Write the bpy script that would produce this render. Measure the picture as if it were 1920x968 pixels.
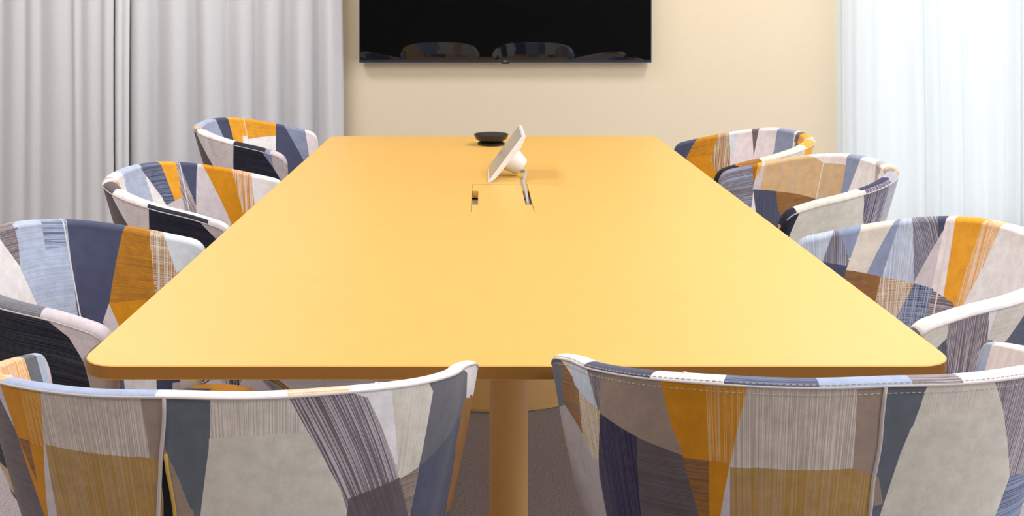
import bpy, bmesh, math, random
import numpy as np
from mathutils import Vector, Matrix

for o in list(bpy.data.objects):
    bpy.data.objects.remove(o, do_unlink=True)
scene = bpy.context.scene
COL = scene.collection

# ------------------------------------------------------------------ camera
F = 2050.0                      # focal length in pixels of the 1920x968 frame
PX, PY = 899.0, 6.0             # principal point (level camera, shifted frame)
H = 1.2842                      # eye height
cam_d = bpy.data.cameras.new('camera')
cam_d.sensor_fit = 'HORIZONTAL'; cam_d.sensor_width = 36.0
cam_d.lens = 36.0 * F / 1920.0
cam_d.shift_x = (960 - PX) / 1920.0
cam_d.shift_y = -(484 - PY) / 1920.0
cam_d.clip_start = 0.05
cam = bpy.data.objects.new('camera', cam_d); COL.objects.link(cam)
cam.location = (0, 0, H); cam.rotation_euler = (math.pi / 2, 0, 0)
scene.camera = cam

# ------------------------------------------------------------------ world, exposure
world = bpy.data.worlds.new('world'); scene.world = world
world.use_nodes = True
bg = world.node_tree.nodes['Background']
bg.inputs[0].default_value = (0.93, 0.965, 1.0, 1); bg.inputs[1].default_value = 2.6
scene.view_settings.view_transform = 'Standard'
scene.view_settings.look = 'None'
scene.view_settings.gamma = 1.0
scene.view_settings.use_curve_mapping = False
scene.view_settings.exposure = 0.0
LAMP_W = 27.0                   # watts of each ceiling panel

# ------------------------------------------------------------------ helpers
def lin(r, g, b):
    f = lambda c: (c / 255 / 12.92) if c / 255 <= .04045 else ((c / 255 + .055) / 1.055) ** 2.4
    return (f(r), f(g), f(b))

class N:
    """tiny node-tree writer"""
    def __init__(s, name):
        s.m = bpy.data.materials.new(name); s.m.use_nodes = True
        s.t = s.m.node_tree; s.b = s.t.nodes['Principled BSDF']; s.out = s.t.nodes['Material Output']
    def n(s, kind, **kw):
        x = s.t.nodes.new(kind)
        for k, v in kw.items():
            if k.startswith('i_'):
                x.inputs[int(k[2:]) if k[2:].isdigit() else k[2:]].default_value = v
            else: setattr(x, k, v)
        return x
    def l(s, a, b): s.t.links.new(a, b)
    def math(s, op, a, b=None, clamp=False):
        x = s.n('ShaderNodeMath', operation=op, use_clamp=clamp)
        for i, v in enumerate((a, b)):
            if v is None: continue
            if hasattr(v, 'links'): s.l(v, x.inputs[i])
            else: x.inputs[i].default_value = v
        return x.outputs[0]
    def mix(s, fac, a, b, blend='MIX'):
        x = s.n('ShaderNodeMix', data_type='RGBA', blend_type=blend)
        for i, v in ((0, fac), (6, a), (7, b)):
            if hasattr(v, 'links'): s.l(v, x.inputs[i])
            else: x.inputs[i].default_value = v if i == 0 else (*v[:3], 1)
        return x.outputs[2]

def plain(name, rgb, rough=.5, metal=0., **kw):
    a = N(name); a.b.inputs['Base Color'].default_value = (*lin(*rgb), 1)
    a.b.inputs['Roughness'].default_value = rough; a.b.inputs['Metallic'].default_value = metal
    for k, v in kw.items(): a.b.inputs[k.replace('_', ' ')].default_value = v
    tc = a.n('ShaderNodeTexCoord'); no = a.n('ShaderNodeTexNoise', i_Scale=60.0, i_Detail=3.0); a.l(tc.outputs['Object'], no.inputs['Vector'])
    c = lin(*rgb); a.l(a.mix(no.outputs[0], [v * .97 for v in c], [min(1, v * 1.03) for v in c]), a.b.inputs['Base Color'])
    return a.m

def obj(name, verts, faces, mat, parent=None, smooth=True):
    me = bpy.data.meshes.new(name); me.from_pydata([tuple(v) for v in verts], [], faces); me.update()
    if smooth: me.polygons.foreach_set('use_smooth', [True] * len(me.polygons))
    me.materials.append(mat)
    o = bpy.data.objects.new(name, me); COL.objects.link(o)
    if parent: o.parent = parent
    return o

def from_bm(name, bm, mat, parent=None, smooth=False):
    bmesh.ops.recalc_face_normals(bm, faces=bm.faces)
    me = bpy.data.meshes.new(name); bm.to_mesh(me); bm.free()
    if smooth: me.polygons.foreach_set('use_smooth', [True] * len(me.polygons))
    me.materials.append(mat)
    o = bpy.data.objects.new(name, me); COL.objects.link(o)
    if parent: o.parent = parent
    return o

def box(bm, x0, x1, y0, y1, z0, z1, bev=0):
    r = bmesh.ops.create_cube(bm, size=1)
    bmesh.ops.scale(bm, vec=(x1 - x0, y1 - y0, z1 - z0), verts=r['verts'])
    bmesh.ops.translate(bm, vec=((x0 + x1) / 2, (y0 + y1) / 2, (z0 + z1) / 2), verts=r['verts'])
    if bev:
        es = list({e for v in r['verts'] for e in v.link_edges})
        bmesh.ops.bevel(bm, geom=es, offset=bev, segments=3, profile=.5, affect='EDGES')

def boxo(name, b, mat, parent=None, bev=0):
    bm = bmesh.new(); box(bm, *b, bev=bev); return from_bm(name, bm, mat, parent)

def lathe(name, prof, mat, parent=None, seg=48, loc=(0, 0, 0), rot=None):
    vs, fs = [], []
    for r, z in prof:
        for k in range(seg):
            a = 2 * math.pi * k / seg; vs.append((r * math.cos(a), r * math.sin(a), z))
    for i in range(len(prof) - 1):
        for k in range(seg):
            k2 = (k + 1) % seg; fs.append((i * seg + k, i * seg + k2, (i + 1) * seg + k2, (i + 1) * seg + k))
    if prof[0][0] > 1e-5: fs.append(tuple(range(seg))[::-1])
    if prof[-1][0] > 1e-5: fs.append(tuple((len(prof) - 1) * seg + k for k in range(seg)))
    M = (rot or Matrix.Identity(3))
    vs = [M @ Vector(v) + Vector(loc) for v in vs]
    o = obj(name, vs, fs, mat, parent)
    m = o.modifiers.new('edge', 'EDGE_SPLIT'); m.split_angle = math.radians(40)
    return o

def tube(pts, r, seg=8, closed=False):
    pts = [Vector(p) for p in pts]; vs, fs = [], []; n = len(pts); up = None
    for i, p in enumerate(pts):
        t = ((pts[min(i + 1, n - 1)] - pts[max(i - 1, 0)])).normalized()
        if up is None: up = t.orthogonal().normalized()
        up = (up - t * up.dot(t)); up = up.normalized() if up.length > 1e-6 else t.orthogonal().normalized()
        s = t.cross(up); rr = r(i / (n - 1)) if callable(r) else r
        for k in range(seg):
            a = 2 * math.pi * k / seg; vs.append(p + (up * math.cos(a) + s * math.sin(a)) * rr)
    for i in range(n - 1):
        for k in range(seg):
            k2 = (k + 1) % seg; fs.append((i * seg + k, i * seg + k2, (i + 1) * seg + k2, (i + 1) * seg + k))
    fs.append(tuple(range(seg))[::-1]); fs.append(tuple((n - 1) * seg + k for k in range(seg)))
    return vs, fs

def empty(name, loc, rz=0.):
    o = bpy.data.objects.new(name, None); COL.objects.link(o)
    o.location = loc; o.rotation_euler = (0, 0, rz); o.empty_display_size = .1
    return o

def tag(o, label=None, cat=None, group=None, kind=None):
    if label: o['label'] = label
    if cat: o['category'] = cat
    if group: o['group'] = group
    if kind: o['kind'] = kind
    return o

# ------------------------------------------------------------------ materials
def mat_wall():
    a = N('wall_textile'); tc = a.n('ShaderNodeTexCoord')
    mp = a.n('ShaderNodeMapping'); a.l(tc.outputs['Object'], mp.inputs[0]); mp.inputs['Scale'].default_value = (500, 500, 160)
    n1 = a.n('ShaderNodeTexNoise', i_Scale=1.0, i_Detail=2.0); a.l(mp.outputs[0], n1.inputs['Vector'])
    mp2 = a.n('ShaderNodeMapping'); a.l(tc.outputs['Object'], mp2.inputs[0]); mp2.inputs['Scale'].default_value = (120, 120, 600)
    n2 = a.n('ShaderNodeTexNoise', i_Scale=1.0, i_Detail=2.0); a.l(mp2.outputs[0], n2.inputs['Vector'])
    s = a.math('MULTIPLY', a.math('ADD', n1.outputs[0], n2.outputs[0]), .5)
    c = lin(226, 212, 186)
    a.l(a.mix(s, [v * .86 for v in c], [min(1, v * 1.12) for v in c]), a.b.inputs['Base Color'])
    a.b.inputs['Roughness'].default_value = .85
    bp = a.n('ShaderNodeBump', i_Strength=.15, i_Distance=.001); a.l(s, bp.inputs['Height']); a.l(bp.outputs[0], a.b.inputs['Normal'])
    return a.m
def mat_carpet():
    a = N('carpet'); tc = a.n('ShaderNodeTexCoord')
    n1 = a.n('ShaderNodeTexNoise', i_Scale=330.0, i_Detail=4.0, i_Roughness=.7); a.l(tc.outputs['Object'], n1.inputs['Vector'])
    n2 = a.n('ShaderNodeTexNoise', i_Scale=60.0, i_Detail=3.0); a.l(tc.outputs['Object'], n2.inputs['Vector'])
    r = a.n('ShaderNodeValToRGB'); r.color_ramp.elements[0].position = .42; r.color_ramp.elements[1].position = .59
    r.color_ramp.elements[0].color = (*lin(122, 114, 118), 1); r.color_ramp.elements[1].color = (*lin(206, 196, 201), 1)
    a.l(n1.outputs[0], r.inputs[0])
    a.l(a.mix(a.math('MULTIPLY', n2.outputs[0], .4), r.outputs[0], lin(150, 140, 143)), a.b.inputs['Base Color'])
    a.b.inputs['Roughness'].default_value = .95
    bp = a.n('ShaderNodeBump', i_Strength=.6, i_Distance=.004); a.l(n1.outputs[0], bp.inputs['Height']); a.l(bp.outputs[0], a.b.inputs['Normal'])
    return a.m
def mat_curtain(name, rgb, trans, weave=.08):
    a = N(name); tc = a.n('ShaderNodeTexCoord')
    mp = a.n('ShaderNodeMapping'); a.l(tc.outputs['UV'], mp.inputs[0]); mp.inputs['Scale'].default_value = (700, 90, 1)
    n1 = a.n('ShaderNodeTexNoise', i_Scale=1.0, i_Detail=2.0); a.l(mp.outputs[0], n1.inputs['Vector'])
    mp2 = a.n('ShaderNodeMapping'); a.l(tc.outputs['UV'], mp2.inputs[0]); mp2.inputs['Scale'].default_value = (90, 700, 1)
    n2 = a.n('ShaderNodeTexNoise', i_Scale=1.0, i_Detail=2.0); a.l(mp2.outputs[0], n2.inputs['Vector'])
    s = a.math('MULTIPLY', a.math('ADD', n1.outputs[0], n2.outputs[0]), .5)
    c = lin(*rgb)
    col = a.mix(s, [v * (1 - 2 * weave) for v in c], [min(1, v * (1 + 2 * weave)) for v in c])
    a.l(col, a.b.inputs['Base Color']); a.b.inputs['Roughness'].default_value = .9
    if trans:
        t = a.n('ShaderNodeBsdfTranslucent'); a.l(col, t.inputs[0])
        mx = a.n('ShaderNodeMixShader'); mx.inputs[0].default_value = trans
        a.l(a.b.outputs[0], mx.inputs[1]); a.l(t.outputs[0], mx.inputs[2]); a.l(mx.outputs[0], a.out.inputs[0])
    return a.m
def mat_table():
    a = N('yellow_linoleum'); tc = a.n('ShaderNodeTexCoord')
    n1 = a.n('ShaderNodeTexNoise', i_Scale=14.0, i_Detail=8.0, i_Roughness=.75); a.l(tc.outputs['Object'], n1.inputs['Vector'])
    n2 = a.n('ShaderNodeTexNoise', i_Scale=260.0, i_Detail=3.0); a.l(tc.outputs['Object'], n2.inputs['Vector'])
    s = a.math('ADD', a.math('MULTIPLY', n1.outputs[0], .6), a.math('MULTIPLY', n2.outputs[0], .4))
    c = TABLE_RGB
    a.l(a.mix(s, [v * .9 for v in c], [min(1, v * 1.1) for v in c]), a.b.inputs['Base Color'])
    a.b.inputs['Roughness'].default_value = .42; a.b.inputs['Specular IOR Level'].default_value = .4
    bp = a.n('ShaderNodeBump', i_Strength=.04, i_Distance=.001); a.l(n2.outputs[0], bp.inputs['Height']); a.l(bp.outputs[0], a.b.inputs['Normal'])
    return a.m
def mat_fabric():
    """printed velvet: per-patch colours, stripe direction and strength are stored on the faces; the print itself is noise"""
    a = N('patchwork_velvet')
    uv = a.n('ShaderNodeUVMap', uv_map='flat')
    at = lambda n: a.n('ShaderNodeAttribute', attribute_name=n)
    ca, cb, pa = at('print_a'), at('print_b'), at('print_par')       # par = (cos, sin, strength) ; alpha unused
    sp = a.n('ShaderNodeSeparateXYZ'); a.l(pa.outputs['Vector'], sp.inputs[0])
    su = a.n('ShaderNodeSeparateXYZ'); a.l(uv.outputs[0], su.inputs[0])
    M = a.math
    p = M('ADD', M('MULTIPLY', su.outputs[0], sp.outputs[0]), M('MULTIPLY', su.outputs[1], sp.outputs[1]))
    t = M('SUBTRACT', M('MULTIPLY', su.outputs[1], sp.outputs[0]), M('MULTIPLY', su.outputs[0], sp.outputs[1]))
    def stripes(x, y, f, g):
        cx = a.n('ShaderNodeCombineXYZ'); a.l(M('MULTIPLY', x, f), cx.inputs[0]); a.l(M('MULTIPLY', y, g), cx.inputs[1])
        no = a.n('ShaderNodeTexNoise', noise_dimensions='2D', i_Scale=1.0, i_Detail=2.5, i_Roughness=.7); a.l(cx.outputs[0], no.inputs['Vector'])
        mr = a.n('ShaderNodeMapRange', interpolation_type='SMOOTHSTEP'); a.l(no.outputs[0], mr.inputs[0])
        mr.inputs[1].default_value = .46; mr.inputs[2].default_value = .60
        return mr.outputs[0]
    s1 = stripes(p, t, 600.0, 2.5); s2 = stripes(t, p, 600.0, 2.5)
    one = M('MINIMUM', sp.outputs[2], 1.0)
    f1 = M('MULTIPLY', s1, one)
    f2 = M('MULTIPLY', s2, M('MULTIPLY', M('SUBTRACT', sp.outputs[2], 1.0, clamp=True), .8))    # strength 1..2 adds the cross lines
    fac = M('MAXIMUM', f1, f2)
    col = a.mix(fac, ca.outputs['Color'], cb.outputs['Color'])
    big = a.n('ShaderNodeTexNoise', noise_dimensions='2D', i_Scale=38.0, i_Detail=6.0, i_Roughness=.7); a.l(uv.outputs[0], big.inputs['Vector'])
    fine = a.n('ShaderNodeTexNoise', noise_dimensions='2D', i_Scale=900.0, i_Detail=1.0); a.l(uv.outputs[0], fine.inputs['Vector'])
    v = M('ADD', M('MULTIPLY', big.outputs[0], .5), M('ADD', M('MULTIPLY', fine.outputs[0], .2), .65))
    cv = a.n('ShaderNodeCombineXYZ')
    for i in range(3): a.l(v, cv.inputs[i])
    col = a.mix(1.0, col, cv.outputs[0], 'MULTIPLY')
    a.l(col, a.b.inputs['Base Color'])
    a.b.inputs['Roughness'].default_value = .8; a.b.inputs['Specular IOR Level'].default_value = .2
    a.b.inputs['Sheen Weight'].default_value = .1; a.b.inputs['Sheen Roughness'].default_value = .4
    bp = a.n('ShaderNodeBump', i_Strength=.12, i_Distance=.001); a.l(fine.outputs[0], bp.inputs['Height']); a.l(bp.outputs[0], a.b.inputs['Normal'])
    return a.m

TABLE_RGB = (0.79, 0.475, 0.125)
M_WALL, M_CARPET, M_TABLE, M_FAB = mat_wall(), mat_carpet(), mat_table(), mat_fabric()
M_CURT = mat_curtain('grey_linen', (220, 221, 226), .12)
M_SHEER = mat_curtain('white_sheer', (234, 237, 238), .53, .04)
M_CEIL = plain('ceiling_paint', (235, 233, 228), .9)
M_SIDE = plain('wall_paint', (200, 190, 172), .9)
M_REAR = plain('rear_wall_paint', (92, 88, 78), .9)
M_WHITE = plain('white_plastic', (234, 238, 244), .35)
M_BLACK = plain('black_plastic', (22, 22, 26), .3)
M_SCREEN = plain('screen_glass', (5, 6, 10), .02)
M_BEZEL = plain('bezel', (44, 50, 66), .35, .3)
M_GREYSCR = plain('grey_screen', (150, 142, 134), .15)
M_CHROME = plain('chrome', (215, 217, 220), .12, 1.0)
M_GREYCAB = plain('grey_cable', (176, 176, 184), .45)
M_PIPE = plain('welt_piping', (196, 188, 186), .7)
M_THREAD = plain('thread', (186, 178, 174), .7)
M_SEAM = plain('inner_seam_thread', (224, 221, 222), .7)
M_DARK = plain('dark_gap', (18, 18, 20), .9)
M_YPIPE = plain('yellow_welt', (196, 160, 70), .7)
M_FRAME = plain('window_frame_paint', (225, 226, 228), .4)
M_COLUMN = None

# ------------------------------------------------------------------ room
WALL_Y = 5.46
XL, XR, YN, ZC = -3.3, 3.5, -3.2, 2.75
WX0, WX1 = 1.785, 3.3
st = lambda o: tag(o, kind='structure')
st(boxo('floor', (XL - .15, XR + .15, YN - .15, WALL_Y + .15, -.1, 0), M_CARPET))
st(boxo('ceiling', (XL - .15, XR + .15, YN - .15, WALL_Y + .15, ZC, ZC + .1), M_CEIL))
bm = bmesh.new()
box(bm, XL - .15, WX0, WALL_Y, WALL_Y + .15, 0, ZC); box(bm, WX1, XR + .15, WALL_Y, WALL_Y + .15, 0, ZC)
box(bm, WX0, WX1, WALL_Y, WALL_Y + .15, 0, .08); box(bm, WX0, WX1, WALL_Y, WALL_Y + .15, 2.6, ZC)
st(from_bm('wall_back', bm, M_WALL))
st(boxo('wall_left', (XL - .15, XL, YN, WALL_Y, 0, ZC), M_SIDE))
st(boxo('wall_rear', (XL - .15, XR + .15, YN - .15, YN, 0, ZC), M_REAR))
RY0, RY1 = -2.6, 4.9                                    # window in the right wall, daylight from the right
bm = bmesh.new()
box(bm, XR, XR + .15, YN, RY0, 0, ZC); box(bm, XR, XR + .15, RY1, WALL_Y, 0, ZC)
box(bm, XR, XR + .15, RY0, RY1, 0, .12); box(bm, XR, XR + .15, RY0, RY1, 2.5, ZC)
st(from_bm('wall_right', bm, M_SIDE))
def window(name, axis, a0, a1, z0, z1, pos, n):
    bm = bmesh.new(); w = .05
    segs = [(a0, a0 + w, z0, z1), (a1 - w, a1, z0, z1), (a0, a1, z0, z0 + w), (a0, a1, z1 - w, z1)]
    segs += [(a0 + (a1 - a0) * k / n - w / 2, a0 + (a1 - a0) * k / n + w / 2, z0, z1) for k in range(1, n)]
    for s in segs:
        if axis == 'x': box(bm, s[0], s[1], pos, pos + .06, s[2], s[3])
        else: box(bm, pos, pos + .06, s[0], s[1], s[2], s[3])
    o = st(from_bm(name, bm, M_FRAME))
    a = N('window_glass'); tr = a.n('ShaderNodeBsdfTransparent'); gl = a.n('ShaderNodeBsdfGlossy', i_Roughness=.02)
    mx = a.n('ShaderNodeMixShader'); mx.inputs[0].default_value = .06
    a.l(tr.outputs[0], mx.inputs[1]); a.l(gl.outputs[0], mx.inputs[2]); a.l(mx.outputs[0], a.out.inputs[0])
    for k in range(n):
        b0 = a0 + (a1 - a0) * k / n + w / 2; b1 = a0 + (a1 - a0) * (k + 1) / n - w / 2
        b = (b0, b1, pos + .025, pos + .035, z0 + w, z1 - w) if axis == 'x' else (pos + .025, pos + .035, b0, b1, z0 + w, z1 - w)
        boxo('pane', b, a.m, o)
window('window_1', 'x', WX0, WX1, .08, 2.6, WALL_Y + .06, 1)
window('window_2', 'y', RY0, RY1, .12, 2.5, XR + .06, 4)

# ceiling panels
for i, (x, y) in enumerate([(-1.5, 0.1), (1.5, .1), (-1.5, 2.2), (1.5, 2.2), (-1.5, 4.2), (1.5, 4.2)]):
    L = empty('ceiling_light', (x, y, ZC))
    side = 'left' if x < 0 else 'right'; row = ['row at the near end of the room', 'row above the table', 'row nearest the television'][i // 2]
    tag(L, 'square white ceiling light panel, %s of the %s' % (side, row), 'ceiling light', 'square ceiling light panels')
    bm = bmesh.new(); s = .31
    for b in ((-s, s, -s, -s + .02), (-s, s, s - .02, s), (-s, -s + .02, -s, s), (s - .02, s, -s, s)): box(bm, b[0], b[1], b[2], b[3], -.03, 0)
    from_bm('frame', bm, M_FRAME, L)
    a = N('light_diffuser'); a.b.inputs['Emission Color'].default_value = (1, .97, .93, 1); a.b.inputs['Emission Strength'].default_value = 2.0
    boxo('diffuser', (-s + .02, s - .02, -s + .02, s - .02, -.012, 0), a.m, L)
    ld = bpy.data.lights.new('panel_light', 'AREA'); ld.shape = 'SQUARE'; ld.size = .58; ld.energy = LAMP_W; ld.color = (1, .98, .965)
    lo = bpy.data.objects.new('panel_light', ld); COL.objects.link(lo); lo.parent = L; lo.location = (0, 0, -.035)

# ------------------------------------------------------------------ curtains
def curtain(name, valleys, y, z0, z1, amp, mat, label, seed, sharp=1.25, group=None, slant=0.):
    rnd = random.Random(seed); xs, off = [], []
    for a, b in zip(valleys[:-1], valleys[1:]):
        A = amp * (.6 + .4 * min(1.3, (b - a) / .14)) * rnd.uniform(.75, 1.15); skew = rnd.uniform(.8, 1.25)
        for k in range(12):
            t = k / 12; xs.append(a + (b - a) * t); off.append(-A * (math.sin(math.pi * t ** skew) ** sharp))
    xs.append(valleys[-1]); off.append(0)
    zs = np.linspace(z0, z1, 14); vs, fs, uvs = [], [], []
    n = len(xs); arc = [0]
    for i in range(1, n): arc.append(arc[-1] + math.hypot(xs[i] - xs[i - 1], off[i] - off[i - 1]))
    for j, z in enumerate(zs):
        k = 1 - .12 * math.sin(j * .5 + seed)
        for i in range(n):
            vs.append((xs[i] + slant * (z1 - z) + .004 * math.sin(z * 2.1 + xs[i] * 9), y + off[i] * k, z)); uvs.append((arc[i], z))
    for j in range(len(zs) - 1):
        for i in range(n - 1): fs.append((j * n + i, j * n + i + 1, (j + 1) * n + i + 1, (j + 1) * n + i))
    o = obj(name, vs, fs, mat)
    ul = o.data.uv_layers.new(name='UVMap')
    for lp in o.data.loops: ul.data[lp.index].uv = uvs[lp.vertex_index]
    m = o.modifiers.new('thickness', 'SOLIDIFY'); m.thickness = .0015; m.offset = 0
    return tag(o, label, 'curtain', group)
def wx(px, d): return (px - PX) * d / F
D_C = WALL_Y - .07
va = [wx(p, D_C) for p in (234, 287, 362, 421, 479, 534, 590, 637)]
curtain('curtain', va, D_C, .02, 2.7, .07, M_CURT, 'heavy grey linen curtain hanging beside the television wall', 3, slant=.008)
vb = [wx(p, D_C - .06) for p in (-560, -500, -440, -385, -330, -270, -215, -160, -110, -60, -28, 3, 46, 74, 134, 152, 190, 214)]
curtain('curtain', vb, D_C - .06, .02, 2.7, .022, M_CURT, 'pale grey linen curtain panel at the far left of the picture', 8)
vt = [wx(p, D_C - .055) for p in (216.5, 229, 243)]
curtain('curtain', vt, D_C - .05, .02, 2.7, .012, mat_curtain('lining', (222, 228, 232), .1), 'narrow pale blue lining strip between the two grey curtains', 5)
vc = [wx(p, D_C) for p in (1573, 1599, 1640, 1685, 1727, 1756, 1800, 1842, 1880, 1908, 1940, 1975, 2010, 2050, 2090, 2130, 2170)]
curtain('sheer_curtain', vc, D_C, .02, 2.7, .045, M_SHEER, 'white sheer curtain glowing with daylight right of the beige wall', 4, 1.3, slant=.008)

# ------------------------------------------------------------------ television
TV_Y = 5.40
t0, t1 = wx(673.5, TV_Y), wx(1221.5, TV_Y); zb = H - (117.5 - PY) * TV_Y / F; ztv = zb + (t1 - t0) * .5765
tv = empty('television', ((t0 + t1) / 2, TV_Y, zb)); tv.rotation_euler = (.012, 0, 0); tag(tv, 'large black flat television mounted on the beige wall', 'television')
hw = (t1 - t0) / 2; ht = ztv - zb
boxo('body', (-hw, hw, .004, .035, 0, ht), M_BLACK, tv, .002)
bm = bmesh.new(); b = .013
box(bm, -hw, hw, 0, .012, 0, b); box(bm, -hw, hw, 0, .012, ht - .008, ht); box(bm, -hw, -hw + .005, 0, .012, b, ht - .008); box(bm, hw - .005, hw, 0, .012, b, ht - .008)
from_bm('bezel', bm, M_BEZEL, tv)
boxo('screen', (-hw + .005, hw - .005, .003, .01, b, ht - .008), M_SCREEN, tv)
boxo('sensor', (-.02, .02, .002, .02, -.006, .0), M_BLACK, tv)
boxo('wall_bracket', (-.3, .3, .035, WALL_Y - TV_Y - .001, ht * .35, ht * .65), M_BLACK, tv)
def text(name, body, size, loc, mat, parent, rot=(math.pi / 2, 0, 0)):
    cu = bpy.data.curves.new(name, 'FONT'); cu.body = body; cu.size = size; cu.extrude = .0003; cu.align_x = 'CENTER'; cu.align_y = 'CENTER'
    t = bpy.data.objects.new(name + '_tmp', cu); COL.objects.link(t); bpy.context.view_layer.update()
    me = bpy.data.meshes.new_from_object(t.evaluated_get(bpy.context.evaluated_depsgraph_get())); bpy.data.objects.remove(t)
    me.materials.clear(); me.materials.append(mat); o = bpy.data.objects.new(name, me); COL.objects.link(o)
    o.parent = parent; o.location = loc; o.rotation_euler = rot; return o
M_LOGO = plain('logo_grey', (170, 176, 186), .4)
bmr = lathe('logo_roundel', [(0, 0), (.0035, 0), (.0035, .0006), (0, .0006)], M_LOGO, tv, 20, rot=Matrix.Rotation(math.pi / 2, 3, 'X'), loc=(-.0065, -.0001, b * .55))
text('logo', 'LG', .009, (.0045, -.0002, b * .55), M_LOGO, tv)

# ------------------------------------------------------------------ table
TT, TH = .74, .0215
X0, X1, Y0, Y1, RC = -.6078, .7218, 1.6405, 4.477, .06
XC = .0606
LX0, LX1, LY0, LY1 = -.0225, .1435, 2.849, 3.285          # cable hatch
table = empty('conference_table', (XC, 3.0, 0)); tag(table, 'long yellow conference table with rounded corners and round pedestals', 'table')
def rrect(x0, x1, y0, y1, r, ins=0, n=10):
    x0 += ins; x1 -= ins; y0 += ins; y1 -= ins; r -= ins; P = []
    for cx, cy, a0 in ((x1 - r, y0 + r, -90), (x1 - r, y1 - r, 0), (x0 + r, y1 - r, 90), (x0 + r, y0 + r, 180)):
        for k in range(n + 1):
            a = math.radians(a0 + 90 * k / n); P.append((cx + r * math.cos(a) - XC, cy + r * math.sin(a) - 3.0))
    return P
def slab_with_hole(name, outer_fn, hole, z0, z1, mat, parent, ch=.0015):
    bm = bmesh.new()
    rings = [[bm.verts.new((x, y, z)) for x, y in outer_fn(i)] for i, z in ((ch, z1), (0, z1 - ch), (0, z0 + ch), (ch, z0))]
    hx0, hx1, hy0, hy1 = hole
    hl = [[bm.verts.new((x, y, z)) for x, y in ((hx0, hy0), (hx1, hy0), (hx1, hy1), (hx0, hy1))] for z in (z1, z0)]
    n = len(rings[0])
    for a, b in zip(rings[:-1], rings[1:]):
        for k in range(n): bm.faces.new((a[k], a[(k + 1) % n], b[(k + 1) % n], b[k]))
    for k in range(4): bm.faces.new((hl[0][k], hl[0][(k + 1) % 4], hl[1][(k + 1) % 4], hl[1][k]))
    for ring, h in ((rings[0], hl[0]), (rings[3], hl[1])):
        es = []
        for loop in (ring, h):
            for k in range(len(loop)):
                a, b = loop[k], loop[(k + 1) % len(loop)]; es.append(bm.edges.get((a, b)) or bm.edges.new((a, b)))
        bmesh.ops.triangle_fill(bm, edges=es, use_beauty=True, use_dissolve=False)
    return from_bm(name, bm, mat, parent)
hole = (LX0 - XC, LX1 - XC, LY0 - 3, LY1 - 3)
top = slab_with_hole('tabletop', lambda i: rrect(X0, X1, Y0, Y1, RC, i), hole, TT - TH, TT, M_TABLE, table)
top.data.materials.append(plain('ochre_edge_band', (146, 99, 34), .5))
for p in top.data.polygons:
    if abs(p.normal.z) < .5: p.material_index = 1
# hatch lid with a slot at either side, tray below
g = .0012; sy0, sy1, sw = 2.955, 3.17, .019
hx0, hx1, hy0, hy1 = hole
bm = bmesh.new()
pts = [(hx0 + g, hy0 + g), (hx1 - g, hy0 + g), (hx1 - g, sy0 - 3), (hx1 - sw, sy0 - 3), (hx1 - sw, sy1 - 3), (hx1 - g, sy1 - 3),
       (hx1 - g, hy1 - g), (hx0 + g, hy1 - g), (hx0 + g, sy1 - 3), (hx0 + sw, sy1 - 3), (hx0 + sw, sy0 - 3), (hx0 + g, sy0 - 3)]
f = bm.faces.new([bm.verts.new((x, y, TT - .0003)) for x, y in pts])
r = bmesh.ops.extrude_face_region(bm, geom=[f]); bmesh.ops.translate(bm, vec=(0, 0, -.02), verts=[v for v in r['geom'] if isinstance(v, bmesh.types.BMVert)])
from_bm('hatch_lid', bm, M_TABLE, table)
bm = bmesh.new(); zt0 = TT - .026
box(bm, hx0 - .006, hx1 + .006, hy0 - .006, hy1 + .006, zt0 - .004, zt0)
for b_ in ((hx0 - .006, hx0, hy0 - .006, hy1 + .006), (hx1, hx1 + .006, hy0 - .006, hy1 + .006), (hx0, hx1, hy0 - .006, hy0), (hx0, hx1, hy1, hy1 + .006)): box(bm, *b_, zt0, TT - TH - .0005)
from_bm('cable_tray', bm, M_WHITE, table)
# pedestals
M_COLUMN = plain('tan_lacquer', (216, 172, 104), .38)
M_BASE = plain('sand_lacquer', (232, 194, 130), .45)
for k, (py, r) in enumerate(((2.28, .0402), (3.80, .0402))):
    lathe('column', [(r, .012), (r, TT - TH - .008), (.09, TT - TH - .008), (.09, TT - TH)], M_COLUMN, table, 48, (XC - XC, py - 3, 0))
    lathe('base_disc', [(0, 0), (.372, 0), (.375, .002), (.375, .010), (.371, .013), (0, .016)], M_BASE, table, 96, (0, py - 3, 0))

# ------------------------------------------------------------------ touch panel, cable, speaker puck
tp = empty('touch_panel', (.075, 3.46, TT)); tag(tp, 'white tilted touch control panel with grey screen on the yellow table', 'control panel')
W2 = .14
def prism(name, prof, y0, y1, mat, parent, bev=0):
    bm = bmesh.new(); f = bm.faces.new([bm.verts.new((x, y0, z)) for x, z in prof])
    r = bmesh.ops.extrude_face_region(bm, geom=[f]); bmesh.ops.translate(bm, vec=(0, y1 - y0, 0), verts=[v for v in r['geom'] if isinstance(v, bmesh.types.BMVert)])
    if bev: bmesh.ops.bevel(bm, geom=list(bm.edges), offset=bev, segments=3, profile=.5, affect='EDGES')
    return from_bm(name, bm, mat, parent, False)
bx, bz = .026 - .075, .001; ux, uz = .107, .144; Lp = math.hypot(ux, uz); ux /= Lp; uz /= Lp; nx_, nz_ = uz, -ux      # n: to the back (right-down)
P2 = lambda s, t: (bx + ux * s + nx_ * t, bz + uz * s + nz_ * t)
prism('body', [P2(0, 0), P2(Lp, 0), P2(Lp, .010), P2(Lp * .8, .019), P2(Lp * .12, .013), P2(.0, .007)], -W2, W2, M_WHITE, tp, .003)
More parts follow.
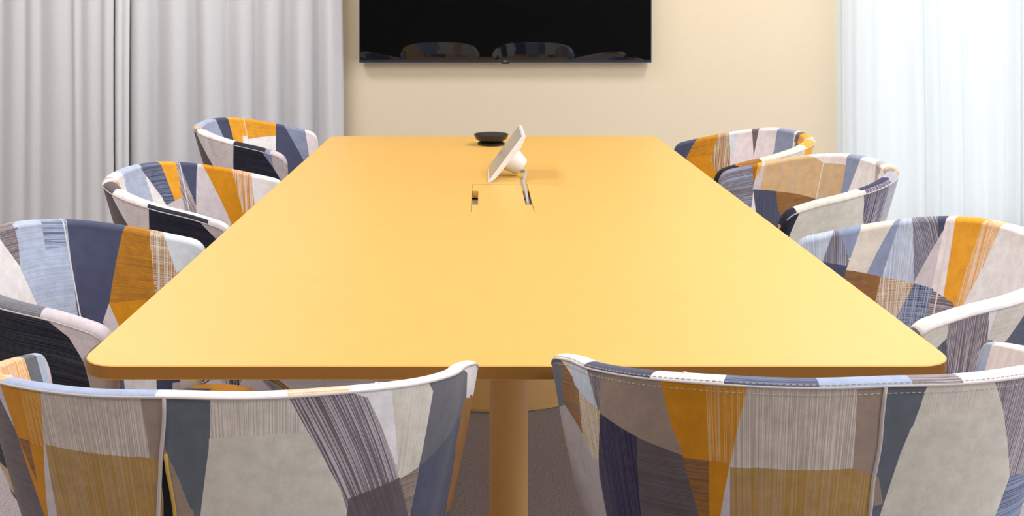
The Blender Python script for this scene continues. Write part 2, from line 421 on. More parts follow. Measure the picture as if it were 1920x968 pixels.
prism('screen', [P2(.008, -.0008), P2(Lp - .008, -.0008), P2(Lp - .008, .001), P2(.008, .001)], -W2 + .008, W2 - .008, M_GREYSCR, tp)
# foot: tapered cylinder leaving the back square to the panel, resting on the table
c0 = Vector((P2(Lp * .47, .010)[0], -.01, P2(Lp * .47, .010)[1])); ax = Vector((nx_, 0, nz_)).normalized()
q = ax.to_track_quat('Z', 'Y').to_matrix()
Lf = (c0.z - .031 * abs(ax.x) + .0) / abs(ax.z)
lathe('foot', [(0, 0), (.044, 0), (.040, .012), (.036, Lf * .5), (.031, Lf - .012), (.029, Lf - .004), (.024, Lf), (0, Lf)], M_WHITE, tp, 40, c0, q)
pe = c0 + ax * (Lf - .004)
cb = [pe + Vector((0, -.02, -.012)), pe + Vector((.012, -.05, -.006)), Vector((.141 - .075 - .008, 3.30 - 3.46, .006)), Vector((.1325 - .075, 3.22 - 3.46, .006)), Vector((.1335 - .075, 3.14 - 3.46, .003)), Vector((.134 - .075, 3.06 - 3.46, -.006)), Vector((.134 - .075, 3.0 - 3.46, -.020))]
def smooth_pts(P, n=8):
    P = [Vector(p) for p in P]; Q = [2 * P[0] - P[1]] + P + [2 * P[-1] - P[-2]]; o = []
    for i in range(1, len(Q) - 2):
        a, b, c, d = Q[i - 1:i + 3]
        for k in range(n):
            t = k / n; o.append(.5 * ((2 * b) + (c - a) * t + (2 * a - 5 * b + 4 * c - d) * t * t + (-a + 3 * b - 3 * c + d) * t ** 3))
    return o + [P[-1]]
vs, fs = tube(smooth_pts(cb), .0042, 10); obj('cable', vs, fs, M_GREYCAB, tp)

pk = empty('conference_speaker', (wx(921, 4.20), 4.20, TT)); tag(pk, 'round black conference speaker puck at the far end of the table', 'speaker')
lathe('base', [(0, 0), (.050, 0), (.052, .002), (.052, .008), (.044, .013), (.040, .018)], M_BLACK, pk, 64)
lathe('body', [(.036, .014), (.050, .017), (.060, .024), (.0655, .036), (.066, .041), (.064, .0425)], plain('glossy_black', (30, 30, 35), .18), pk, 64)
lathe('top_grille', [(.064, .0415), (.055, .044), (.03, .0465), (0, .047)], plain('dark_mesh', (40, 40, 44), .6), pk, 64)

# ------------------------------------------------------------------ patchwork armchairs
PAL = dict(W=(236, 233, 236), C=(222, 216, 206), c=(214, 209, 198), G=(205, 197, 204), B=(168, 182, 212), b=(140, 152, 182), S=(102, 108, 118), N=(74, 79, 106), D=(34, 34, 46),
           V=(44, 40, 76), Y=(232, 164, 50), y=(205, 138, 26), O=(158, 108, 44), o=(176, 138, 68), M=(112, 101, 107), m=(98, 88, 92), T=(184, 170, 160), t=(160, 142, 130), A=(216, 178, 122), g=(178, 170, 172), L=(232, 222, 226), I=(214, 222, 232), K=(22, 22, 28))
# rim control points (half rim, chair facing +y): back centre to arm tip, at scale 1
KP = np.array([[0, -.3368, .7769], [.1072, -.3304, .7748], [.2122, -.2924, .7698], [.2967, -.216, .7543], [.3389, -.1147, .7321], [.3512, -.0084, .7093], [.3693, .0952, .6822]])
def catmull(K, n=16):
    Kx = np.r_[K[1:2] * [-1, 1, 1], K, 2 * K[-1:] - K[-2:-1]]; out = []
    for i in range(1, len(Kx) - 2):
        a, b, c, d = Kx[i - 1:i + 3]; t = np.linspace(0, 1, n, endpoint=False)[:, None]
        out.append(.5 * ((2 * b) + (c - a) * t + (2 * a - 5 * b + 4 * c - d) * t * t + (-a + 3 * b - 3 * c + d) * t ** 3))
    return np.r_[np.concatenate(out), K[-1:]]
class Shell:
    T = .020; ROLL = .13
    def __init__(s, k, wide=1., ti=.018, bulge=.012):
        s.ti, s.bulge = ti, bulge
        R = catmull(KP); full = np.r_[(R[::-1] * [-1, 1, 1])[:-1], R]
        full[:, :2] *= k; full[:, 0] *= wide; full[:, 2] = H - (H - full[:, 2]) * k
        d = np.r_[0, np.cumsum(np.linalg.norm(np.diff(full, axis=0), axis=1))]
        s.L = d[-1] / 2; S = np.linspace(-s.L, s.L, 400)
        s.S = S; s.P = np.stack([np.interp(S + s.L, d, full[:, j]) for j in range(3)], 1)
        g = np.gradient(s.P[:, :2], axis=0); g /= np.linalg.norm(g, axis=1)[:, None]
        for _ in range(6): g[1:-1] = (g[:-2] + 2 * g[1:-1] + g[2:]) / 4
        g /= np.linalg.norm(g, axis=1)[:, None]
        s.Nn = np.c_[g[:, 1], -g[:, 0]]; s.yt = s.P[-1, 1]; s.xm = s.P[:, 0].max(); s.dep = s.yt - s.P[:, 1].min()
        s.zback = s.P[200, 2]; s.zo = s.zback - .425; s.zi = s.zback - .405
    def base(s, S):
        p = np.stack([np.interp(S, s.S, s.P[:, j]) for j in range(3)], -1)
        n = np.stack([np.interp(S, s.S, s.Nn[:, j]) for j in range(2)], -1)
        e = s.L - np.abs(S)
        d = .02; q = np.clip((d - e) / d, 0, 1); th = s.T * np.sqrt(np.clip(1 - q * q, 0, 1))
        r = .038; q = np.clip((r - e) / r, 0, 1); drop = r * (1 - np.sqrt(np.clip(1 - q * q, 0, 1)))
        return p, n, th, drop, e
    def taper(s, x, y, h):
        h = np.maximum(h, 0)
        x2 = x * (1 - (.15 * h + .17 * h * h) / s.xm)
        y2 = s.yt - (s.yt - y) * (1 - (.25 * h + .12 * h * h) / s.dep)
        return x2, y2
    def outer(s, S, v):
        p, n, th, drop, e = s.base(S); zr = p[..., 2] - drop; zs = zr - .012
        z = zs + (s.zo - zs) * v
        x, y = s.taper(p[..., 0] + n[..., 0] * th, p[..., 1] + n[..., 1] * th, p[..., 2] - .012 - z)
        return np.stack([x, y, z], -1)
    def inner(s, S, v):
        p, n, th, drop, e = s.base(S); zr = p[..., 2] - drop; zs = zr - .012
        a = s.ROLL; ph = np.clip(v / a, 0, 1) * np.pi; w = np.clip((v - a) / (1 - a), 0, 1)
        off = th / s.T * ((s.T - s.ti) / 2 + (s.T + s.ti) / 2 * np.cos(ph)) - .03 * w * np.clip(e / .1, 0, 1)
        z = np.where(v < a, zs + s.bulge * np.sin(ph) * th / s.T, zs + (s.zi - zs) * w)
        x, y = s.taper(p[..., 0] + n[..., 0] * off, p[..., 1] + n[..., 1] * off, p[..., 2] - .012 - z)
        return np.stack([x, y, z], -1)
VH = .40
def normals(fn, S, v):
    e = 1e-3
    a = fn(S + e, v) - fn(S - e, v); b = fn(S, np.minimum(v + e, 1)) - fn(S, np.maximum(v - e, 0))
    n = np.cross(a, b); return n / (np.linalg.norm(n, axis=-1, keepdims=True) + 1e-12)

def inside(P, poly):
    x, y = P; c = False; j = len(poly) - 1
    for i in range(len(poly)):
        xi, yi = poly[i]; xj, yj = poly[j]
        if (yi > y) != (yj > y) and x < (xj - xi) * (y - yi) / (yj - yi) + xi: c = not c
        j = i
    return c

def random_fill(seed, L):
    """wedge-shaped default print for the sides the photograph does not show"""
    r = random.Random(seed); out = []; s = -L - .05; keys = 'WCGBSNYOMTcgDA'; prev = None
    while s < L + .05:
        w = r.uniform(.05, .12); d0, d1 = r.uniform(-.04, .04), r.uniform(-.04, .04); h = r.uniform(.4, .75)
        for v0, v1 in ((-.1, h), (h, 1.1)):
            k = r.choice([q for q in keys if q != prev]); prev = k
            out.append(([(s - d0, v0), (s + w - d1, v0), (s + w + d1, v1), (s + d0, v1)], k, r.choice('CGWTMY'), r.choice(['', '', 'v', 'h'])))
        s += w
    return out

def pdist(c, P):
    A = P; B = np.roll(P, -1, 0); d = B - A; t = np.clip(((c[:, None] - A) * d).sum(2) / ((d * d).sum(1) + 1e-12), 0, 1)
    return np.sqrt(((c[:, None] - (A + t[..., None] * d)) ** 2).sum(2)).min(1)
def upholstery(name, sh, fn, sign, polys, fill, vrows, parent, under=None, near=0):
    L = sh.L; cols = np.unique(np.r_[np.linspace(-L, L, 61), L - np.array([0, .002, .005, .009, .014, .02, .028, .038]), -L + np.array([0, .002, .005, .009, .014, .02, .028, .038])])
    bm = bmesh.new(); grid = [[bm.verts.new((S, v * VH, 0)) for S in cols] for v in vrows]
    for j in range(len(vrows) - 1):
        for i in range(len(cols) - 1): bm.faces.new((grid[j][i], grid[j][i + 1], grid[j + 1][i + 1], grid[j + 1][i]))
    allp = [([(a, b * VH) for a, b in p], *q) for p, *q in fill + polys]
    nf = len(fill)
    for idx, (poly, *_r) in enumerate(allp):
        if idx < nf: continue
        P = np.array(poly); lo, hi = P.min(0) - .004, P.max(0) + .004
        for i in range(len(poly)):
            a, b = Vector((*poly[i], 0)), Vector((*poly[(i + 1) % len(poly)], 0)); d = b - a
            if d.length < 1e-4: continue
            fc = []
            l0, l1 = np.minimum(a, b) - .002, np.maximum(a, b) + .002
            for f in bm.faces:
                xs = [v.co.x for v in f.verts]; ys = [v.co.y for v in f.verts]
                if max(xs) >= l0[0] and min(xs) <= l1[0] and max(ys) >= l0[1] and min(ys) <= l1[1]: fc.append(f)
            geom = list({v for f in fc for v in f.verts}) + list({e for f in fc for e in f.edges}) + fc
            if geom: bmesh.ops.bisect_plane(bm, geom=geom, dist=1e-5, plane_co=a, plane_no=Vector((-d.y, d.x, 0)).normalized())
    bm.verts.ensure_lookup_table(); bm.faces.ensure_lookup_table()
    bbs = [(np.array(p[0]).min(0), np.array(p[0]).max(0)) for p in allp]
    A, B, Q = [], [], []
    cen = np.array([f.calc_center_median()[:2] for f in bm.faces])
    dist = np.stack([pdist(cen, np.array(p[0])) for p in allp[nf:]], 1)
    def lookup(cx, cy, lst, bb, k0):
        for k in range(len(lst) - 1, k0 - 1, -1):
            lo, hi = bb[k]
            if lo[0] <= cx <= hi[0] and lo[1] <= cy <= hi[1] and inside((cx, cy), lst[k][0]): return lst[k][1:]
    for fi, f in enumerate(bm.faces):
        cx, cy = cen[fi]; hit = lookup(cx, cy, allp, bbs, nf)
        if hit is None and under and cx * near > .1 and cy < sh.ROLL * VH: hit = lookup(cx, .012, *under)
        if hit is None and dist[fi].min() < .07: hit = allp[nf + int(dist[fi].argmin())][1:]
        if hit is None: hit = lookup(cx, cy, allp[:nf], bbs, 0) or ('G', 'C', '')
        ka, kb, ty = hit; ka, kb = lin(*PAL[ka]), lin(*PAL[kb])
        ang = {'': 0, 'v': 0, 'h': 90, 'x': 0, 'd': 25, 'e': -25}.get(ty[:1], 0); st_ = {'': 0., 'x': 1.9}.get(ty[:1], .85)
        if ty.endswith('-'): st_ *= .5
        A += [*ka, 1]; B += [*kb, 1]; Q += [math.cos(math.radians(ang)), math.sin(math.radians(ang)), st_]
    fl = np.array([v.co[:2] for v in bm.verts]); Sv, vv = fl[:, 0], np.clip(fl[:, 1] / VH, 0, 1)
    pos = fn(Sv, vv); nor = normals(fn, np.clip(Sv, -L + .0015, L - .0015), vv) * sign
    for v, p in zip(bm.verts, pos): v.co = p
    if sign < 0: bmesh.ops.reverse_faces(bm, faces=bm.faces)
    me = bpy.data.meshes.new(name); bm.to_mesh(me); bm.free()
    me.polygons.foreach_set('use_smooth', [True] * len(me.polygons))
    for nm, ty_, dat, key in (('print_a', 'FLOAT_COLOR', A, 'color'), ('print_b', 'FLOAT_COLOR', B, 'color'), ('print_par', 'FLOAT_VECTOR', Q, 'vector')):
        at = me.attributes.new(nm, ty_, 'FACE'); at.data.foreach_set(key, dat)
    ul = me.uv_layers.new(name='flat'); vi = np.empty(len(me.loops), int); me.loops.foreach_get('vertex_index', vi)
    ul.data.foreach_set('uv', fl[vi].ravel())
    me.normals_split_custom_set_from_vertices([tuple(n) for n in nor])
    me.materials.append(M_FAB)
    o = bpy.data.objects.new(name, me); COL.objects.link(o); o.parent = parent
    return (allp, bbs, 0), o

def simple_print(o, seed, zones):
    """prints for seat meshes: faces get patch colours by position"""
    me = o.data; A, B, Q = [], [], []
    for f in me.polygons:
        ka, kb, ty = zones(f.center)
        A += [*lin(*PAL[ka]), 1]; B += [*lin(*PAL[kb]), 1]; Q += [1 if ty != 'h' else 0, 0 if ty != 'h' else 1, 0 if ty == '' else .8]
    for nm, ty_, dat, key in (('print_a', 'FLOAT_COLOR', A, 'color'), ('print_b', 'FLOAT_COLOR', B, 'color'), ('print_par', 'FLOAT_VECTOR', Q, 'vector')):
        at = me.attributes.new(nm, ty_, 'FACE'); at.data.foreach_set(key, dat)
    ul = me.uv_layers.new(name='flat')
    for lp in me.loops: c = me.vertices[lp.vertex_index].co; ul.data[lp.index].uv = (c.x, c.y)

def pix2flat(sh, fn, sign, pose, px, near=0, roll=False):
    X, Y, r = pose
    S, v = np.meshgrid(np.linspace(-sh.L, sh.L, 420), np.linspace(0, 1, 140), indexing='ij')
    p = fn(S, v); n = normals(fn, np.clip(S, -sh.L + .002, sh.L - .002), v) * sign
    c, s_ = math.cos(r), math.sin(r)
    wx_ = p[..., 0] * c - p[..., 1] * s_ + X; wy = p[..., 0] * s_ + p[..., 1] * c + Y
    nx = n[..., 0] * c - n[..., 1] * s_; ny = n[..., 0] * s_ + n[..., 1] * c
    face = (nx * -wx_ + ny * -wy + n[..., 2] * (H - p[..., 2])) > -.02
    if near and not roll: face &= S * near < .2
    if roll: face &= (v <= sh.ROLL) & ((S * near > .05) if near else True)
    u = PX + F * wx_ / wy; w = PY + F * (H - p[..., 2]) / wy
    out = []
    for a, b in px:
        d = (u - a) ** 2 + (w - b) ** 2; d = np.where(face, d, 1e9); k = np.unravel_index(d.argmin(), d.shape)
        out.append((S[k], v[k]))
    if roll:
        a, b = min(q[0] for q in out), max(q[0] for q in out); lo = .3 * sh.ROLL if near and roll != 2 else -.01
        out = [(a, lo), (b, lo), (b, sh.ROLL * 1.02), (a, sh.ROLL * 1.02)]
    return out

def PP(s): q = [float(t) for t in s.replace(';', ' ').replace(',', ' ').split()]; return list(zip(q[::2], q[1::2]))

def build_chair(key, pose, k, pat_o, pat_i, label, seed, stitched, seat_zones, seam_px=None):
    sh = Shell(k, **SHAPE.get(key, {})); X, Y, r = pose
    root = empty('armchair', (X, Y, 0), r); tag(root, label, 'armchair', 'patchwork armchairs around the table')
    def mp(lines, fn, sign):
        out = []
        for ln in lines.strip().splitlines():
            q = ln.split('|')
            if len(q) < 3: continue
            a, b, ty = (q[0].strip() + '  ')[0], (q[0].strip() + '  ')[1].strip() or 'C', q[1].strip()
            rl = 2 if 'q' in ty else ('r' in ty); ty = ty.replace('r', '').replace('q', ''); nr = {'L': 1, 'R': -1}.get(key[0], 0)
            if q[2].strip()[0] in 'fF':
                lr = -1 if q[2].strip()[0] == 'f' else 1
                out.append(([(lr * (sh.L - a_), b_) for a_, b_ in PP(q[2].strip()[1:])], a, b, ty)); continue
            P_ = np.array(PP(q[2])); P_ = P_ + (P_ - P_.mean(0)) / (np.linalg.norm(P_ - P_.mean(0), axis=1)[:, None] + 1e-6) * (0 if rl else 1.2)
            out.append((pix2flat(sh, fn, sign, pose, P_, nr if fn == sh.inner else 0, rl), a, b, ty))
        return out
    so, si = 1, -1
    # orientation of the analytic normals
    t = normals(sh.outer, np.array([0.0]), np.array([.4]))[0]; so = 1 if t[1] < 0 else -1
    t = normals(sh.inner, np.array([0.0]), np.array([.6]))[0]; si = 1 if t[1] > 0 else -1
    und, oc = upholstery('outer_cover', sh, sh.outer, so, mp(pat_o, sh.outer, so), random_fill(seed, sh.L), np.r_[0, .02, np.linspace(.06, 1, 14)], root)
    _, ic = upholstery('inner_cover', sh, sh.inner, si, mp(pat_i, sh.inner, si), random_fill(seed + 50, sh.L), np.r_[np.linspace(0, sh.ROLL, 9), np.linspace(.18, 1, 11)], root, und, {'L': 1, 'R': -1}.get(key[0], 0))
    e = .003
    Sx = np.linspace(-sh.L + .012, sh.L - .012, 120)
    vs, fs = tube([tuple(p) for p in sh.outer(Sx, np.full(120, .0))], .0015, 6); obj('piping', vs, fs, M_PIPE, oc)
    vv = np.linspace(0.0, 1, 24)
    sm = np.zeros(24)
    if seam_px:
        sf = np.array(pix2flat(sh, sh.outer, so, pose, PP(seam_px))); sm = np.interp(vv, sf[:, 1], sf[:, 0])
    obj('back_seam', *tube([tuple(p) for p in sh.outer(sm, vv)], .0026, 6), M_PIPE, oc)
    if key == 'NL':
        sf = pix2flat(sh, sh.outer, so, pose, PP('311,852 316,890 322,930 328,968 338,1040')); sf = np.array(sf); w_ = np.linspace(sf[0, 1], 1, 16)
        tag(obj('welt', *tube([tuple(p) for p in sh.outer(np.interp(w_, sf[:, 1], sf[:, 0]), w_)], .0024, 6), M_YPIPE, oc), 'yellow welt beside the open back seam')
    for sgn in (-1, 1):
        obj('inner_seam', *tube([tuple(p) for p in sh.inner(np.full(24, sgn * (.275 if key[0] == 'L' else .24)), np.linspace(sh.ROLL * .5, 1, 24))], .0018, 6), M_SEAM, ic)
    if stitched:
        bm = bmesh.new(); Sx = np.arange(-sh.L + .03, sh.L - .03, .0072)
        for fn, vv_, off in ((sh.outer, .022, so), (sh.inner, sh.ROLL * .17, si)):
            a = fn(Sx - .0021, np.full(len(Sx), vv_)); b = fn(Sx + .0021, np.full(len(Sx), vv_))
            nn = normals(fn, Sx, np.full(len(Sx), vv_)) * off
            for p, q2, n2 in zip(a, b, nn):
                p, q2, n2 = Vector(p), Vector(q2), Vector(n2); sd = (q2 - p).cross(n2).normalized() * .0006
                top = [bm.verts.new(c + n2 * .0007) for c in (p - sd * .5, q2 - sd * .5, q2 + sd * .5, p + sd * .5)]
                bot = [bm.verts.new(c - n2 * .0003) for c in (p - sd, q2 - sd, q2 + sd, p + sd)]
                bm.faces.new(top)
                for i in range(4): bm.faces.new((top[i], top[(i + 1) % 4], bot[(i + 1) % 4], bot[i]))
        tag(from_bm('stitching', bm, M_THREAD, root), kind='stuff')
    # seat pan and cushion: rim outline at the bottom closed by a bowed front
    fwd = .17
    def outline(fn, v, ins):
        Sx = np.linspace(-sh.L, sh.L, 41); b = fn(Sx, np.full(41, v)); c = b[:, :2].copy(); m = np.array([0, (sh.yt + b[:, 1].min()) / 2]); c = m + (c - m) * ins
        fr = []
        xr, yr = c[-1]
        for kk in range(1, 16):
            a = math.pi * kk / 16; fr.append((xr * np.sign(math.cos(a)) * abs(math.cos(a)) ** .55, yr + fwd * math.sin(a) ** .55))
        return np.r_[c, np.array(fr)]
    def loft(name, rings, mat):
        vs, fs = [], []; n = len(rings[0][0])
        for P2_, z in rings: vs += [(x, y, z) for x, y in P2_]
        for j in range(len(rings) - 1):
            for i in range(n): fs.append((j * n + i, j * n + (i + 1) % n, (j + 1) * n + (i + 1) % n, (j + 1) * n + i))
        fs.append(tuple(range(n))[::-1]); fs.append(tuple((len(rings) - 1) * n + i for i in range(n)))
        o = obj(name, vs, fs, mat, root); bm = bmesh.new(); bm.from_mesh(o.data)
        bmesh.ops.recalc_face_normals(bm, faces=bm.faces); bm.to_mesh(o.data); bm.free(); o.data.update(); return o
    oo = outline(sh.outer, 1., 1.)
    sc = lambda P_, f_: np.array([0, P_[:, 1].mean()]) + (P_ - np.array([0, P_[:, 1].mean()])) * f_
    pan = loft('seat_shell', [(sc(oo, .72), sh.zo - .045), (sc(oo, .9), sh.zo - .035), (sc(oo, .985), sh.zo - .012), (oo, sh.zo), (sc(oo, .995), sh.zo + .02)], M_FAB)
    ii = outline(sh.inner, .93, .99)
    cu = loft('seat_cushion', [(sc(ii, .97), sh.zo - .005), (sc(ii, .985), sh.zo + .005), (sc(ii, .985), sh.zo + .025), (sc(ii, .96), sh.zo + .037), (sc(ii, .8), sh.zo + .043), (sc(ii, .4), sh.zo + .04)], M_FAB)
    for o in (pan, cu): simple_print(o, seed, seat_zones)
    # swivel base: chrome stem, five spokes and glides
    zt = sh.zo - .045
    lathe('stem', [(.0, .20), (.028, .205), (.032, .225), (.032, .26), (.022, .28), (.022, zt - .02), (.07, zt - .012), (.07, zt), (0, zt)], M_CHROME, root, 32)
    for q in range(5):
        a = 2 * math.pi * q / 5 + .3; d = Vector((math.cos(a), math.sin(a), 0)); sd = Vector((-d.y, d.x, 0))
        pts = smooth_pts([d * .02 + Vector((0, 0, .25)), d * .12 + Vector((0, 0, .205)), d * .24 + Vector((0, 0, .105)), d * .31 + Vector((0, 0, .034))], 5)
        va_, fa_ = tube([p + sd * .009 for p in pts], .0085, 8); vb_, fb_ = tube([p - sd * .009 for p in pts], .0085, 8)
        n0 = len(va_); spk = obj('spoke', va_ + vb_, fa_ + [tuple(i + n0 for i in f) for f in fb_], M_CHROME, root)
        lathe('glide', [(0, 0), (.021, 0), (.022, .004), (.018, .02), (.012, .036), (0, .038)], M_BLACK, spk, 20, (d.x * .31, d.y * .31, 0))
    return root, sh

CH = {}
SHAPE = dict(NL=dict(ti=.000, bulge=.004), NR=dict(ti=.008, bulge=.006, wide=1.045))
CH['NL'] = dict(pose=(-.3931, 1.8039, -.052), k=.855, label='left patchwork armchair seen from behind at near table end, curved mauve striped band', o='''
G||-60,700;3,713;34,820;0,800;-60,780
Mm|h|-70,770;0,745;34,820;60,880;85,968;95,1040;10,1040;0,850;-70,830
y||3,705;41,715;56,829;83,835;91,968;95,1040;90,1040;85,968;34,820
yA|v|41,715;80,722;83,835;56,829
Om|h|34,820;56,829;72,905;60,880
TC|v|80,720;264,730;283,860;83,835
t||264,730;308,730;302,865;283,860
G||83,835;90,836;110,968;118,1040;95,1040;91,968
oT|v-|86,836;283,860;302,865;298,968;296,1040;118,1040;110,968
S||308,730;394,732;392,850;378,968;370,1040;361,960;310,845
t||310,845;362,968;372,1040;330,1040;320,968
K||308,862;312,862;328,990;330,1040;308,1040
CT|v|394,732;541,730;579,809;440,820;393,823
c||393,823;440,820;579,809;652,940;640,1040;372,1040;378,968
MG|e|541,730;657,720;690,745;715,800;745,885;765,968;775,1040;650,1040;655,968;640,920;579,809
mM|e|655,935;752,895;768,968;775,1040;645,1040
W||657,720;731,712;747,760;748,872;740,870;715,800;690,745
CT|v-|731,712;800,700;813,735;790,850;780,890;750,900;748,872
tM|h|750,900;787,875;768,968;765,968
SM|h|800,700;857,680;876,700;874,745;860,780;830,835;787,875;790,850;813,735
NS|v-|787,875;830,835;860,780;852,840;837,960;830,1040;770,1040;768,968
O||874,745;882,735;872,800;850,900;835,968;828,1040;822,1040;840,930;858,820
W||857,680;884,688;889,704;880,745;874,745;876,700
''', i='''
YW|v|f 0.10,.03 0.34,.03 0.34,.6 0.085,.6
S||f 0.066,.03 0.12,.03 0.115,.2 0.085,.6 0.03,.6
BI|v-|f 0.02,.03 0.072,.03 0.055,.3 0.03,.6 0.02,.6
G||f -.01,.0 0.022,.0 0.022,.7 -.01,.7
B|r|30,702;300,726;300,744;30,718
W|r|300,724;541,724;541,746;300,746
AW|hr|541,724;657,718;657,736;541,746
W|r|657,716;860,678;888,700;860,716;657,738
''')
CH['NR'] = dict(pose=(.533, 1.8466, .0855), k=.855, label='right patchwork armchair seen from behind at near table end, ochre wedge on back', o='''
S||1033,655;1053,667;1057,756;1052,756
C||1053,660;1069,676;1078,721
Om|h|1053,679;1085,731;1095,826;1058,759
oC|x|1085,731;1125,770;1123,871;1095,826
IB|v|1066,670;1105,677;1120,766;1079,721
MG|v-|1105,677;1132,682;1128,775;1120,766
t||1132,680;1238,697;1261,801;1280,855;1195,820;1126,775
g||1057,759;1121,871;1137,968;1145,1040;1115,1040;1104,968;1076,906
VM|v-|1126,775;1195,820;1202,895;1203,968;1205,1040;1150,1040;1139,968;1123,871
mM|h|1195,820;1280,855;1296,910;1313,968;1330,1040;1205,1040;1203,968
y||1238,694;1324,708;1329,867;1285,857;1261,798
yA|v|1324,708;1404,714;1369,871;1329,867
Om|h|1280,857;1329,867;1333,968;1335,1040;1330,1040;1313,968
y||1329,867;1369,871;1350,968;1338,1040;1335,1040;1333,968
TC|v|1404,712;1607,714;1598,881;1369,872
t||1607,714;1660,708;1640,895;1598,881
G||1369,871;1374,873;1372,968;1372,1040;1338,1040;1350,968
oT|v-|1372,876;1598,881;1640,895;1630,968;1625,1040;1370,1040
S||1660,708;1738,704;1722,770;1690,850;1656,945;1645,890
t||1645,890;1657,947;1637,950
S||1637,950;1657,947;1652,968;1650,1040;1625,1040
CT|v-|1738,704;1862,688;1880,757;1720,778
c||1720,778;1880,757;1893,892;1868,968;1850,1040;1640,1040;1652,968;1690,850
MG|v|1862,688;1920,678;1985,690;1950,880;1893,893;1880,757
bN|h|1893,892;1950,880;1930,968;1920,1040;1850,1040;1868,968
''', i='''
W|r|1045,645;1127,671;1125,692;1050,672
NS|h-r|1127,668;1238,684;1232,710;1125,692
W|r|1238,684;1362,692;1362,726;1232,710
NB|h-r|1362,692;1535,695;1535,730;1362,726
B|r|1535,695;1715,691;1712,718;1535,730
MG|hr|1715,691;1790,686;1800,710;1712,718
W|r|1790,686;1930,668;1990,660;1990,690;1920,694;1800,710
B||F -.01,.0 0.07,.0 0.05,.3 0.045,.7 -.01,.7
LW|v|F 0.07,.0 0.2,.0 0.2,.7 0.045,.7 0.05,.3
GM|v-|F 0.2,.0 0.34,.0 0.3,.7 0.2,.7
W|r|1790,686;1930,668;1990,660;1990,690;1920,694;1800,710
''')
CH['L1'] = dict(pose=(-.7717, 2.3838, -1.5556), k=.912, label='patchwork armchair nearest on left table side, black arm and slate panel inside', o='''
DS|h-|-120,540;42,566;93,584;130,633;155,679;185,760;190,820;-120,820
LG|h-|93,578;140,585;212,615;155,675;130,633
T||155,675;212,618;232,640;235,720;235,800;190,800
''', i='''
MG|h-|-60,432;21,422;32,457;39,503;-60,440
W||-60,440;0,450;39,503;72,571;0,560;-80,545
BI|h-|23,416;121,408;146,590;70,572;39,503
BN|h|70,412;120,408;126,461;86,468
N||121,408;239,420;205,570;195,605;147,592
Oy|h|239,420;288,428;290,545;274,563;205,570
OC|x|285,428;306,430;332,510;290,547
I||306,430;395,452;400,470;332,512
y||205,570;274,563;221,610
G||205,570;221,610;207,625;195,605
Sg|h-q|-100,550;-20,554;42,562;91,576;88,590;-100,580
G|q|91,574;140,586;212,610;218,632;140,600;88,592
''')
CH['L2'] = dict(pose=(-.7545, 3.3321, -1.591), k=.937, label='patchwork armchair in the middle of the left side, yellow wedge and white inner panel', o='''
m||195,340;216,356;240,423;250,470;230,470;223,423
W||216,352;234,360;243,423;253,470;250,470;240,423
LG|h-|234,358;285,378;285,440;285,480;253,470;243,423
DN|h-|285,376;379,402;406,447;420,500;285,500
G||379,400;436,420;440,440;406,447
''', i='''
W||198,334;220,324;239,361;220,353
BI|h-|220,322;258,306;289,380;242,363
W||273,329;314,387;289,380
NB|h-|258,306;290,301;328,376;314,385;266,318
Y||290,301;325,300;341,370;328,376
G||314,385;341,372;346,394
MG|d|325,300;336,303;368,385;367,402;348,394
N||329,300;371,304;368,385
G||371,304;380,306;435,420;368,402
y||375,305;434,314;457,400;435,420
yW|v|434,314;474,321;478,377;457,400
W||474,321;530,335;530,350;478,380
A||208,340;224,346;223,353;213,351
W|r|222,354;290,379;370,397;430,414;436,426;370,408;290,388;224,362
''')
CH['L3'] = dict(pose=(-.8493, 4.7052, -1.5908), k=.9, label='patchwork armchair farthest on the left side, standing before the grey curtain', o='''
m||356,235;373,244;400,310;405,340;392,340;387,309
W||373,240;392,250;406,311;410,340;405,340;400,310
LG|h-|392,248;442,262;440,330;440,345;410,340;406,311
DN|h-|442,260;494,276;525,334;535,360;440,345
b||494,276;513,281;516,318
G||513,280;556,300;556,330;530,345;514,316
''', i='''
B||360,230;395,216;418,256;380,240
N||395,216;422,214;439,262;418,254
Y||422,214;451,215;455,266;439,262
Y||451,215;465,217;467,254;457,254
YO|h-|457,216;520,227;520,255;465,262
W||457,255;465,262;520,255;520,285;457,268
N||520,227;532,230;569,299;556,315;518,283
bS|h-|532,230;573,239;580,289;569,299
L||573,239;604,248;612,263;580,292
A||362,234;378,240;376,246;366,243
''')
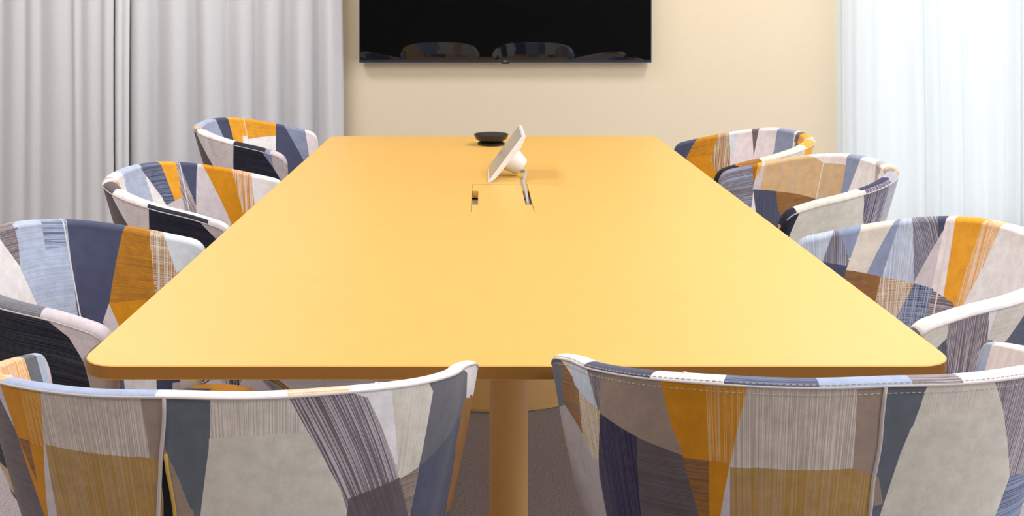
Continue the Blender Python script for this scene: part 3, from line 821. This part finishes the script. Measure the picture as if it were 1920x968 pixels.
CH['R1'] = dict(pose=(.8935, 2.4151, 1.5767), k=.912, label='patchwork armchair nearest on the right side, yellow band inside and mauve striped arm', o='''
c||1700,600;1773,588;1774,637;1755,656;1705,640
SN|v|1755,656;1776,637;1780,720;1765,720
MG|v|1773,588;1851,566;1851,637;1845,760;1780,760;1776,640
W||1851,566;1867,562;1855,632;1851,637
CT|h-|1867,562;1980,530;1920,596;1886,640;1854,637
SN|h|1922,592;1886,643;1860,760;1990,760;2000,560
''', i='''
BI|v|1490,450;1563,424;1544,488;1500,465
MB|v|1563,424;1592,489;1585,501;1542,491
b||1566,424;1616,416;1595,483;1582,454
N||1544,491;1588,500;1585,525
CG|h-|1616,416;1688,407;1627,513;1587,507
b||1683,410;1692,407;1665,480;1654,518;1627,513
BI|v|1691,407;1709,405;1713,531;1654,518
MB|d|1709,404;1761,403;1760,454;1713,531
N||1761,403;1781,404;1760,454
G||1771,428;1747,540;1713,532
L||1781,404;1798,404;1768,556;1747,542
Y||1798,404;1859,410;1819,483;1790,572;1768,558
YW|v|1859,410;1899,419;1845,499;1801,576;1790,572
W||1899,419;1980,445;1980,530;1920,548;1803,578;1845,499
Om|h|1587,508;1653,520;1641,568;1584,524
OC|x|1653,520;1715,532;1681,597;1641,568
VB|x|1715,533;1749,542;1734,600;1702,618;1681,597
MG|h|1749,547;1785,568;1785,583;1737,598
W|q|1700,606;1712,596;1771,584;1930,536;1980,520
''')
CH['R2'] = dict(pose=(.9504, 3.5254, 1.5957), k=.88, label='patchwork armchair in middle of right table side, tan striped inner back, navy arm corner', o='''
DN|h-|1445,412;1495,388;1482,442;1478,480;1450,470
c||1495,386;1615,350;1616,420;1616,470;1478,480;1482,442
VG|v|1615,350;1660,332;1650,415;1645,470;1616,470
gb|h|1660,332;1688,322;1660,412;1650,470;1645,470;1650,415
''', i='''
MB|h|1340,332;1380,310;1412,302;1412,350;1410,390
O||1406,304;1420,302;1413,345
Y||1420,302;1429,301;1415,340
G||1429,301;1435,300;1427,355;1412,355
AT|v|1435,300;1510,291;1545,306;1590,311;1575,362;1532,376;1457,360;1427,355
L||1510,291;1552,284;1597,284;1590,311;1545,306
b||1597,284;1630,288;1590,362;1577,362
W||1630,288;1658,298;1640,342;1590,362
g||1655,298;1670,303;1640,342
W||1668,303;1682,312;1650,338
NS|v-|1414,356;1456,360;1461,394;1450,408;1417,394
W||1412,360;1416,394;1409,390
Om|h|1456,360;1532,374;1490,392;1461,397
D|r|1446,408;1465,392;1492,386;1492,394;1465,402;1452,412
W|r|1492,385;1615,350;1615,358;1492,394
VN|hr|1615,350;1660,332;1660,340;1615,358
Y||1676,312;1684,316;1684,324;1676,322
''')
CH['R3'] = dict(pose=(.9286, 4.2968, 1.5976), k=.905, label='patchwork armchair farthest on the right side, before the bare beige wall', o='''
D||1331,330;1380,306;1380,340;1340,350
O||1380,304;1425,293;1425,340;1380,345
c||1425,291;1510,264;1509,300;1500,330;1425,340
Y||1505,268;1525,258;1512,300;1504,300
''', i='''
N||1258,276;1309,255;1287,297
yO|h|1309,255;1347,246;1334,297;1287,296
OC|v|1347,246;1365,243;1369,308;1332,302
y||1290,297;1334,297;1330,325
I||1366,242;1387,240;1370,307
L||1387,240;1410,237;1412,299;1370,312
M||1410,237;1427,236;1413,298
L||1427,236;1465,235;1450,288;1413,298
b||1465,236;1500,241;1485,277;1450,290
W||1500,241;1506,242;1486,277
M||1506,242;1514,250;1492,273
D|r|1331,326;1344,316;1380,304;1380,312;1348,324
O|r|1380,303;1425,292;1425,299;1380,311
c|r|1425,291;1490,270;1490,278;1425,299
Y||1500,262;1514,250;1523,258;1510,272
''')
def zones_default(sd):
    ks = 'NOGYSMCT'
    def z(c):
        i = int((c.x + .02 * c.y + 1 + sd * .07) * 7) + 3 * (c.y > .05); return ks[i % 8], 'G', ('v' if i % 3 == 0 else '')
    return z
def zones_l1(c): return ('M', 'G', '') if c.y > .25 else (('y', 'A', '') if c.y > .09 else ('N', 'G', ''))
for i, (key, d) in enumerate(CH.items()):
    X, Y, r = d['pose']; k = d['k']
    build_chair(key, (X * k, Y * k, r), k, d['o'], d['i'], d['label'], 100 + i, key == 'NR', zones_l1 if key == 'L1' else zones_default(i),
                {'NL': '308,738 306,790 303,850 300,900 298,968 297,1040', 'NR': '1659,718 1656,770 1648,840 1638,900 1630,968 1625,1040'}.get(key))
